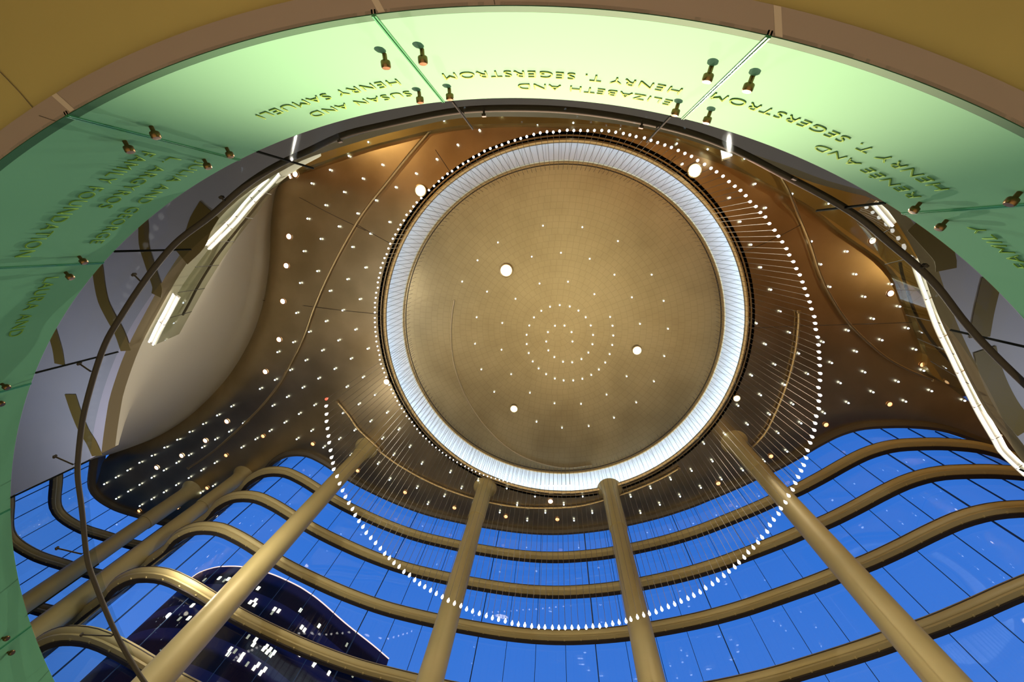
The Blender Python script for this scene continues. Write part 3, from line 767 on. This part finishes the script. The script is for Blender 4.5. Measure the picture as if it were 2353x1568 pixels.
def tier_rail(edge, top, hand, lab, hb=8.36, ht=9.45, hhand=9.3, posts=0.0):
    e = catmull([P(x, y, hb) for x, y in edge], 0.3); t = catmull([P(x, y, ht) for x, y in top], 0.3)
    b0 = e[0].copy(); o = empty('tier_railing', b0, lab, 'glass railing')
    N_ = 40; bm = bmesh.new(); r = [[bm.verts.new(samp(e, i/N_)-b0), bm.verts.new(samp(t, i/N_)-b0)] for i in range(N_+1)]
    for a, b in zip(r[:-1], r[1:]): bm.faces.new((a[0], a[1], b[1], b[0]))
    mesh_obj('glass', bm, M_tier_glass, o)
    hp = catmull([P(x, y, hhand) for x, y in hand], 0.2)
    bm = bmesh.new(); add_tube(bm, rel(hp, b0), 0.028, 8); mesh_obj('handrail', bm, M_rail, o)
    for i in range(1, 7):
        a = samp(e, i/7)-b0; c = samp(t, i/7)-b0
        bm = bmesh.new(); add_tube(bm, [a, c], 0.008, 5); mesh_obj('panel_joint', bm, M_rail, o)
tier_rail([(655, 384), (600, 432), (555, 482), (480, 572), (420, 655), (392, 705), (365, 765), (352, 795)], [(672, 395), (640, 425), (600, 478), (537, 558), (485, 638), (455, 690), (430, 735), (412, 768)],
          [(662, 392), (640, 415), (608, 451), (567, 502), (506, 578), (480, 617), (455, 658), (433, 700), (420, 724)], 'greenish glass railing of the left upper tier with a thin dark handrail')
tier_rail([(2000, 455), (2055, 520), (2104, 591), (2138, 689), (2193, 817), (2259, 948)], [(1960, 500), (2005, 560), (2050, 640), (2080, 720), (2120, 800), (2170, 880)],
          [(2068, 603), (2073, 630), (2083, 662), (2097, 705), (2118, 748), (2150, 795), (2197, 845), (2230, 890)], 'greenish glass railing of the right upper tier with a dark handrail')

# ---------------------------------------------------------------- lamps on the ceiling
def star_lamp(px, py, lab, r=0.16, energy=3000, color=(1.0, 0.89, 0.68), tgt=None):
    p = onceil(px, py, 0.16); o = empty('ceiling_spot_lamp', p, lab, 'spot lamp')
    bm = bmesh.new(); add_lathe(bm, [(0, 0.14), (r*0.7, 0.14), (r*1.25, 0.06), (r*1.3, 0.0), (r*1.15, -0.01), (r*1.02, 0.01)], 24); mesh_obj('housing', bm, M_brass, o)
    bm = bmesh.new(); add_lathe(bm, [(r, 0.0), (r*0.8, -0.03), (r*0.4, -0.05), (0, -0.055)], 24); mesh_obj('lens', bm, M_star, o)
    l = lamp('SPOT', 'lamp_light', p+Vector((0, 0, -0.12)), energy*2.1, color, 0.035, tgt or (p.x*0.6+0.3, p.y*0.4+3.2, 0), math.radians(76), 1.0)
    # reflector spill back on the metal leaf
    return o
star_lamp(1163, 622, 'brightest star-like lamp on the dome, upper left part', 0.24, 5000)
star_lamp(1464, 806, 'star-like lamp on the right part of the dome', 0.17, 4000)
star_lamp(1181, 940, 'star-like lamp near the lower left rim inside the dome', 0.15, 900)
star_lamp(966, 438, 'bright lamp just outside the upper left rim of the dome', 0.20, 4000)
star_lamp(1597, 392, 'bright lamp just outside the upper right rim of the dome', 0.22, 4000)
star_lamp(888, 878, 'lamp outside the lower left rim, among the crystal wires', 0.12, 700)
star_lamp(1693, 916, 'lamp outside the lower right rim above the right brass track', 0.12, 700)
# elongated lamp at the rear
p = onceil(1667, 335, 0.5); o = empty('ceiling_spot_lamp', p, 'tall glaring lamp right under the green fascia, upper right of the dome', 'spot lamp')
a = onceil(1663, 312, 0.5)-p; b = onceil(1671, 362, 0.5)-p
bm = bmesh.new(); add_tube(bm, [a, b], 0.17, 12); mesh_obj('lens', bm, emitter('tall_lamp_glow', (1.0, 0.92, 0.72), 5.0), o)
bm = bmesh.new(); add_tube(bm, [a*1.15+Vector((0, 0, 0.12)), b*1.15+Vector((0, 0, 0.12))], 0.16, 12); mesh_obj('housing', bm, M_brass, o)

downs = crop(4, [(1928, 127), (1910, 322), (1887, 560), (1862, 815), (1770, 1030), (1513, 1362), (1370, 1490)])+crop(1, [(1970, 1163)])+crop(7, [(1212, 57), (1045, 137)])+crop(8, [(1408, 362)])+crop(6, [(1312, 155), (1433, 507)])
dims = crop(4, [(1755, 1460), (2087, 1512)])+crop(7, [(1508, 55), (1382, 273), (1185, 404), (928, 426)])+crop(8, [(122, 158), (438, 302), (767, 405), (1110, 463), (1454, 482), (1810, 449)])+crop(9, [(283, 242), (634, 61)])+crop(6, [(1645, 982), (1427, 1247), (1002, 1384)])
def proto_light(name, rr, m_lens, m_trim):
    o = bpy.data.objects.new(name, None); C.objects.link(o); o.empty_display_size = 0.1
    bm = bmesh.new(); add_lathe(bm, [(rr, 0), (rr*0.7, -0.02), (0, -0.03)], 16); mesh_obj('lens', bm, m_lens, o)
    bm = bmesh.new(); add_lathe(bm, [(rr, 0.0), (rr*1.05, -0.02), (rr*1.3, -0.012), (rr*1.3, 0.02)], 16); mesh_obj('trim_ring', bm, m_trim, o)
    return o
def place(proto, pts, label, cat, group):
    kids = list(proto.children)
    for i, p in enumerate(pts):
        if i == 0: o = proto
        else:
            o = proto.copy(); C.objects.link(o)
            for kx in kids:
                c = kx.copy(); C.objects.link(c); c.parent = o
        o.location = p; tag(o, label, cat, group)
seen = []
def dedupe(l, d=9):
    out = []
    for p in l:
        if all((p[0]-q[0])**2+(p[1]-q[1])**2 > d*d for q in out): out.append(p)
    return out
place(proto_light('downlight', 0.11, M_down, M_trimring), [onceil(x, y, 0.03) for x, y in dedupe(downs)], 'bright round recessed downlight in the gold ceiling', 'downlight', 'bright downlights in the ceiling')
place(proto_light('dim_downlight', 0.095, M_down_dim, M_trimring), [onceil(x, y, 0.03) for x, y in dedupe(dims)], 'small amber recessed downlight in the grey part of ceiling', 'downlight', 'amber downlights near the window edge of the ceiling')

pins = crop(2, [(845,712),(465,752),(700,808),(1083,772),(1490,755),(1718,798),(2018,765),(1322,830),(1560,822),(1950,826),(1875,856),(1963,865),(935,870),(330,856),(195,950),(790,967),(65,1042),(288,1100),(650,1063),(512,1158),(158,1192),(377,1250),(33,1282),(246,1338),(122,1425),(335,1482),(208,1560),(2250,960),(2288,1095),(102,850),(340,755),(150,800)])
pins += crop(3, [(62,895),(210,998),(455,1060),(945,1200),(527,1228),(773,1295),(358,1320),(1015,1360),(1057,1392),(597,1388),(428,1480),(1072,1522),(638,1025)])
pins += crop(6, [(902,160),(1140,227),(500,182),(965,313),(565,333),(1198,379),(1377,297),(632,482),(1026,463),(1258,529),(1435,445),(695,627),(1490,594),(1315,676),(757,768),(536,706),(1147,754),(1545,739),(597,846),(1372,818),(818,907),(1202,894),(1597,881),(981,831),(660,981),(1037,970),(505,1054),(1258,1032),(1650,1021),(1757,1021),(721,1115),(878,1043),(1095,1104),(1480,1095),(1876,1086),(565,1185),(780,1245),(1313,1165),(1702,1157),(1148,1237),(1530,1227),(1922,1221),(624,1313),(414,1255),(990,1305),(477,1380),(833,1372),(327,1446),(681,1437),(186,1508),(740,1560),(385,1562)])
pins += crop(4, [(2055,8),(2263,60),(2143,143),(2030,225),(2120,358),(2005,437),(2203,490),(2288,620),(1980,637),(2177,692),(2065,763),(1960,832),(2260,820),(2152,887),(1855,898),(2042,953),(1940,1018),(2235,1010),(1838,1083),(2127,1074),(1738,1143),(2022,1135),(1918,1197),(1822,1256),(1548,1260),(2100,1252),(1453,1320),(1998,1310),(1360,1377),(1625,1372),(1902,1368),(2290,1305),(1270,1430),(1533,1428),(1803,1424),(2080,1423),(1187,1482),(1440,1480),(1708,1479),(1983,1478),(1102,1534),(1353,1534),(1615,1534),(2160,1534),(2265,1478)])
pins += crop(1, [(2205,1135),(2083,1225),(2175,1370),(2300,1282),(2265,1512)])
pins += crop(7, [(1018,55),(1265,52),(935,102),(1182,103),(1437,104),(856,153),(1098,153),(1347,154),(778,200),(1017,202),(1264,203),(700,245),(936,249),(1180,251),(1425,257),(860,294),(1098,299),(1343,303),(780,342),(1016,345),(1259,349),(937,390),(860,436),(1094,440)])
pins += crop(5, [(337,30),(210,114),(88,197),(175,334),(55,412),(138,545),(22,621),(108,748),(190,876),(78,942),(158,1066),(50,1130),(238,1184),(130,1246),(25,1305),(318,1302),(208,1360),(102,1420),(396,1414),(287,1475),(178,1532),(470,1530)])
pins += crop(8, [(258,109),(362,50),(550,109),(76,52),(335,216),(518,270),(700,325),(740,166),(815,272),(590,377),(890,381),(926,219),(1117,273),(998,325),(1305,327),(1186,382),(1070,433),(1253,487),(1374,435),(1497,381),(1623,327),(1565,487),(1687,436),(1813,383),(1943,328),(2008,436),(2076,272),(2137,381),(2210,213),(2272,326)])
pins += crop(9, [(243,92),(104,155),(303,212),(165,268),(25,327),(387,33),(590,92),(738,27),(445,152)])
domepins = crop(5, [(1358,55),(1621,65),(1858,158),(1058,167),(922,286),(1283,262),(1478,236),(1670,276),(1835,382),(2083,382),(819,428),(1335,441),(1525,429),(985,495),(1175,543),(1701,512),(1951,533),(2163,557),(916,666),(1087,704),(1806,664),(2005,710),(2192,743),(905,843),(1082,883),(2167,925),(947,1014),(1146,1046),(1916,1060),(2098,1094),(1033,1164),(1271,1170),(1435,1240),(1612,1244),(1782,1182),(1980,1234),(1315,1363),(1485,1403),(1663,1392),(1832,1336)])
ringpins = crop(5, [(1347,623),(1405,596),(1470,585),(1537,594),(1595,622),(1643,666),(1677,721),(1692,784),(1688,846),(1661,902),(1615,945),(1553,967),(1492,963),(1434,932),(1394,887),(1380,828),(1391,765),(1438,723),(1502,722),(1549,765),(1555,828),(1298,667),(1267,721),(1249,783),(1250,845),(1263,905),(1290,961),(1329,1008),(1379,1046),(1437,1075),(1496,1088),(1560,1088),(1621,1077),(1680,1051),(1731,1015),(1773,968),(1803,912),(1820,851),(1827,788),(1822,723)])
def pin_proto(name, r):
    o = bpy.data.objects.new(name, None); C.objects.link(o); o.empty_display_size = 0.05
    bm = bmesh.new(); add_lathe(bm, [(0, 0.0), (r*0.6, -0.01), (r, -r*0.9), (r*0.7, -r*1.8), (0, -r*2.2)], 8); mesh_obj('crystal', bm, M_pin, o, False)
    bm = bmesh.new(); add_lathe(bm, [(0, 0.03), (r*0.5, 0.03), (r*0.5, -0.01), (0, -0.01)], 8); mesh_obj('socket', bm, M_seam, o, False)
    return o
place(pin_proto('pinpoint_light', 0.038), [onceil(x, y, 0.03) for x, y in dedupe(pins)], 'tiny cool white crystal pinpoint light set in the gold ceiling around the dome', 'pinpoint light', 'crystal pinpoints across the ceiling')
place(pin_proto('pinpoint_light', 0.032), [onceil(x, y, 0.03) for x, y in dedupe(domepins)], 'tiny crystal pinpoint scattered on the dome outside its central spiral', 'pinpoint light', 'scattered crystal pinpoints on the dome')
place(pin_proto('pinpoint_light', 0.034), [onceil(x, y, 0.03) for x, y in dedupe(ringpins)], 'tiny crystal pinpoint in the double spiral at the middle of the dome', 'pinpoint light', 'crystal pinpoints of the central dome spiral')

place(proto_light('tier_lamp', 0.028, M_down, M_trimring), [P(x, y, 9.2) for x, y in [(652, 381), (659, 390), (664, 398), (666, 403), (668, 408), (681, 372), (815, 292), (830, 287), (897, 262)]], 'tiny white lamp clustered at the upper end of the left tier', 'tier lamp', 'tiny lamps at the upper end of the left tier')

# ---------------------------------------------------------------- the hanging crystal spiral
dots = crop(8, [(1540,255),(1512,258),(1484,258),(1456,258),(1427,258),(1400,258),(1371,258),(1344,258),(1317,257),(1291,256),(1263,253),(1236,250),(1207,246),(1178,242),(1148,236),(1120,230),(1093,223),(1067,217),(1041,210),(1013,203),(988,195),(962,186),(935,176),(909,163),(885,153),(862,141),(838,128),(811,114),(785,100),(760,85),(737,70),(712,54),(688,37)])
dots += crop(5, [(667,1553),(644,1535),(620,1517),(600,1497),(578,1476),(558,1458),(537,1437),(518,1412),(500,1390),(484,1366),(466,1343),(448,1325),(432,1297),(415,1274),(401,1251),(386,1224),(373,1198),(358,1173),(346,1148),(333,1118),(312,1066),(300,1035),(290,1007),(278,978),
  (270,950),(268,918),(261,887),(254,860),(247,828),(246,793),(241,763),(239,732),(237,700),(237,670),(237,634),(238,600),(238,569),(243,536),(246,502),(257,468),(257,433),(264,402),(273,370),(277,335),(290,304),(302,271),(316,245),(328,207),(340,176),(357,142),(374,114),(393,80),(409,49),(431,20)])
dots += crop(2, [(449,1435),(475,1410),(494,1379),(517,1352),(547,1323),(598,1270),(632,1242),(664,1211),(689,1188),(722,1161),(752,1143),(791,1118),(826,1094),(860,1077),(895,1049),(932,1033),(968,1009),(1007,992),(1048,981),(1085,968),(1128,950),(1171,938),(1210,925),(1250,913),(1297,898),(1340,888),(1385,881),(1427,883),(1469,876),(1520,870),(1564,872),(1608,872),(1656,873),(1701,872),(1750,872),(1797,876),(1843,884),(1894,892),(1937,902),(1979,913),(2034,922),(2078,938),(2122,953),(2170,969),(2214,985)])
dots += crop(3, [(15,1005),(59,1025),(103,1045),(144,1072),(190,1098),(233,1124),(270,1148),(313,1177),(353,1213),(392,1244),(430,1272),(465,1307),(494,1347),(532,1379),(562,1419),(595,1449),(622,1493)])
dots += crop(6, [(657,85),(682,125),(708,163),(736,208),(755,250),(782,295),(802,341),(825,383),(843,430),(858,474),(875,520),(891,563),(903,610),(922,661),(928,706),(932,747),(945,798),(950,850),(953,897),(957,940),(959,987),(962,1040),(960,1086),(950,1135),(960,1185),(952,1225),(952,1275),(935,1325),(928,1372),(922,1418),(908,1463),(895,1503)])
dots += crop(9, [(877,20),(868,70),(852,118),(834,155),(815,198),(796,238),(778,282),(751,322),(730,367),(699,407),(684,443),(652,482),(626,519),(608,562),(574,600),(547,634),(516,668),(482,700),(455,734),(420,767),(392,798),(353,827),(319,856),(279,886),(243,911),(198,938),(161,965),(119,988),(80,1008),(34,1027)])
dots += crop(8, [(2279,1027),(2236,1046),(2194,1063),(2150,1080),(2112,1098),(2068,1109),(2030,1119),(1988,1133),(1944,1148),(1912,1160),(1866,1168),(1823,1176),(1779,1187),(1736,1193),(1691,1195),(1646,1201),(1595,1203),(1551,1203),(1506,1203),(1464,1203),(1421,1203),(1371,1201),(1330,1200),(1283,1194),(1237,1186),(1194,1181),(1152,1174),(1107,1159),(1062,1148),(1021,1138),(980,1124),(934,1109),(889,1094),(849,1079),(811,1058),(768,1041),(727,1022),(687,998),(647,976),(609,955),(570,931),(536,911),(503,885),(468,854),(431,830),(399,796),(365,771),(334,738),(303,709),(274,675),(242,638),(210,604),(180,570),(158,530),(131,492),(106,452),(88,411),(64,371),(41,331),(22,288),(2,242)])
dots += crop(7, [(2250,193),(2228,147),(2223,105),(2214,67),(2207,20)])+crop(4, [(2198,1502),(2193,1458),(2187,1408),(2180,1360),(2180,1312),(2178,1258)])
dots = dedupe(dots, 6)[:300]
RA = 7.6*KR
def hang(px, py):
    t = ray(px, py); a = t.dot(t); b = -2*t.dot(OC); c = OC.dot(OC)-RA*RA
    disc = max(0.0, b*b-4*a*c)
    h = (-b+math.sqrt(disc))/(2*a)
    return t*h, h
def crystal_mesh(s, m):
    bm = bmesh.new(); add_lathe(bm, [(0, 0.10*s), (0.018*s, 0.095*s), (0.03*s, 0.05*s), (0.055*s, -0.01*s), (0.05*s, -0.06*s), (0.025*s, -0.095*s), (0, -0.11*s)], 8)
    o = mesh_obj('crystal_drop', bm, m, None, False); me = o.data; bpy.data.objects.remove(o); return me
me_big = crystal_mesh(1.0, M_crystal)
me_wire = None
bm = bmesh.new(); add_tube(bm, [Vector((0, 0, 0)), Vector((0, 0, 1))], 0.0065, 5); o_ = mesh_obj('wire', bm, M_wire); me_wire = o_.data; bpy.data.objects.remove(o_)
bm = bmesh.new(); add_lathe(bm, [(0, 0.13), (0.016, 0.13), (0.02, 0.09), (0, 0.09)], 6); o_ = mesh_obj('cap', bm, M_brass); me_cap = o_.data; bpy.data.objects.remove(o_)
top = Hc(OC.x+RA, OC.y)+CZ
for i, (x, y) in enumerate(dots):
    xy, h = hang(x, y)
    s = 0.42+0.32*max(0, min(1, (16.2-h)/6.0))
    o = empty('crystal_pendant', (xy.x, xy.y, h+CZ), 'glowing crystal drop on a thin wire in the great hanging spiral round the dome', 'crystal pendant', 'crystal pendants of the hanging spiral chandelier')
    c = bpy.data.objects.new('crystal_drop', me_big); c.scale = (s, s, s)
    w = bpy.data.objects.new('wire', me_wire); w.location = (0, 0, 0.12*s); w.scale = (1, 1, top-(h+CZ)-0.12*s)
    k_ = bpy.data.objects.new('cap', me_cap); k_.scale = (s, s, s)
    for q in (c, w, k_): C.objects.link(q); q.parent = o
# the one red crystal ending the spiral
xy, h = hang(*crop(4, [(2180, 1211)])[0])
M_red = emitter('red_crystal_glow', (1.0, 0.08, 0.04), 2.5)
o = empty('crystal_pendant', (xy.x, xy.y, h+CZ), 'single small red crystal at the left end of the hanging spiral', 'crystal pendant')
c = bpy.data.objects.new('crystal_drop', crystal_mesh(1.0, M_red)); C.objects.link(c); c.parent = o; c.scale = (0.7, 0.7, 0.7)
w = bpy.data.objects.new('wire', me_wire); w.location = (0, 0, 0.08); w.scale = (1, 1, top-(h+CZ)-0.08); C.objects.link(w); w.parent = o

# ---------------------------------------------------------------- the tower outside
HR = 52.0
roof_px = [(441, 1328), (460, 1316), (491, 1306), (519, 1303), (561, 1305), (621, 1320), (676, 1344), (708, 1363), (740, 1387), (793, 1434), (857, 1485), (893, 1516)]
roof = catmull([P(x, y, HR) for x, y in roof_px], 1.0)
o = empty('office_tower', (roof[0].x, roof[0].y, 0), 'dark curved office tower with a lit roof edge outside the windows', 'building')
L0 = o.location
back = [roof[-1]+Vector((-6, 18, 0)), roof[0]+Vector((-14, 16, 0))]
loop = roof+back
bm = bmesh.new()
lo = [bm.verts.new(Vector((p.x, p.y, -0.3))-L0) for p in loop]; hi = [bm.verts.new(Vector((p.x, p.y, HR+CZ))-L0) for p in loop]
nL = len(loop)
for i in range(nL):
    j = (i+1) % nL; bm.faces.new((lo[i], lo[j], hi[j], hi[i]))
bm.faces.new(hi)
M_tower = mat('dark_tower_wall', (0.02, 0.014, 0.03), 0.7, spec=0.1)
nt = M_tower.node_tree; N = nt.nodes; L = nt.links
g_ = N.new('ShaderNodeNewGeometry'); s_ = N.new('ShaderNodeSeparateXYZ'); m1 = N.new('ShaderNodeMath'); m1.operation = 'MULTIPLY'; m1.inputs[1].default_value = 0.26
m2 = N.new('ShaderNodeMath'); m2.operation = 'FRACT'; r_ = N.new('ShaderNodeValToRGB'); r_.color_ramp.interpolation = 'EASE'
r_.color_ramp.elements[0].color = (0.012, 0.008, 0.02, 1); r_.color_ramp.elements[1].color = (0.10, 0.06, 0.12, 1); r_.color_ramp.elements[0].position = 0.45; r_.color_ramp.elements[1].position = 0.7
L.new(g_.outputs['Position'], s_.inputs[0]); L.new(s_.outputs['Z'], m1.inputs[0]); L.new(m1.outputs[0], m2.inputs[0]); L.new(m2.outputs[0], r_.inputs[0]); L.new(r_.outputs[0], N['Principled BSDF'].inputs['Base Color'])
mesh_obj('wall', bm, M_tower, o, False)
bm = bmesh.new(); add_tube(bm, [p-L0+Vector((0, 0, 0.1)) for p in roof], 0.10, 6); mesh_obj('lit_parapet', bm, emitter('parapet_glow', (1.0, 0.75, 0.68), 1.3), o)
M_win = emitter('window_glow', (0.95, 1.0, 0.72), 2.2); M_win2 = emitter('window_dim_glow', (0.6, 0.62, 0.45), 0.7)
wpx = [(880,380),(825,400),(870,428),(1085,475),(1130,495),(1060,515),(1378,670),(1408,700),(1565,655),(880,808),(858,857),(612,910),(585,960),(660,930),(740,972),(710,1020),(998,880),(968,905),(1038,912),(1007,938),(1080,945),(1047,970),(1158,805),(1263,880),(1388,935),(1362,962),(1530,1048),(1510,1075),(1672,1167),(1865,860),(908,1078),(865,1112),(980,1128),(935,1165),(790,1070),(910,250),(1365,487),(330,158),(587,150),(490,140),(545,165),(200,435),(160,573),(60,580),(800,773),(1935,1190)]
dimset = {(330,158),(545,165),(660,930),(800,773),(1935,1190),(60,580),(1865,860),(1060,515),(790,1070)}
for (x, y) in wpx:
    t = ray(400+x/4.706, 1300+y/4.706)
    hit = None
    for a, b in zip(roof[:-1], roof[1:]):
        ax, ay, bx, by = a.x, a.y, b.x-a.x, b.y-a.y
        den = t.x*by-t.y*bx
        if abs(den) < 1e-9: continue
        u = (ax*t.y-ay*t.x)/den
        s = (ax*by-ay*bx)/den
        if -0.001 <= u <= 1.001 and s > 0: hit = (s, math.atan2(by, bx)); break
    if not hit: continue
    s, rz = hit
    pt = Vector((t.x*s, t.y*s, s+CZ))-L0; nrm = Vector((math.sin(rz), -math.cos(rz), 0))
    bm = bmesh.new(); add_box(bm, pt+nrm*0.06, (0.42 if (x, y) not in dimset else 0.3, 0.12, 0.6), rz)
    mesh_obj('lit_window', bm, M_win2 if (x, y) in dimset else M_win, o, False)
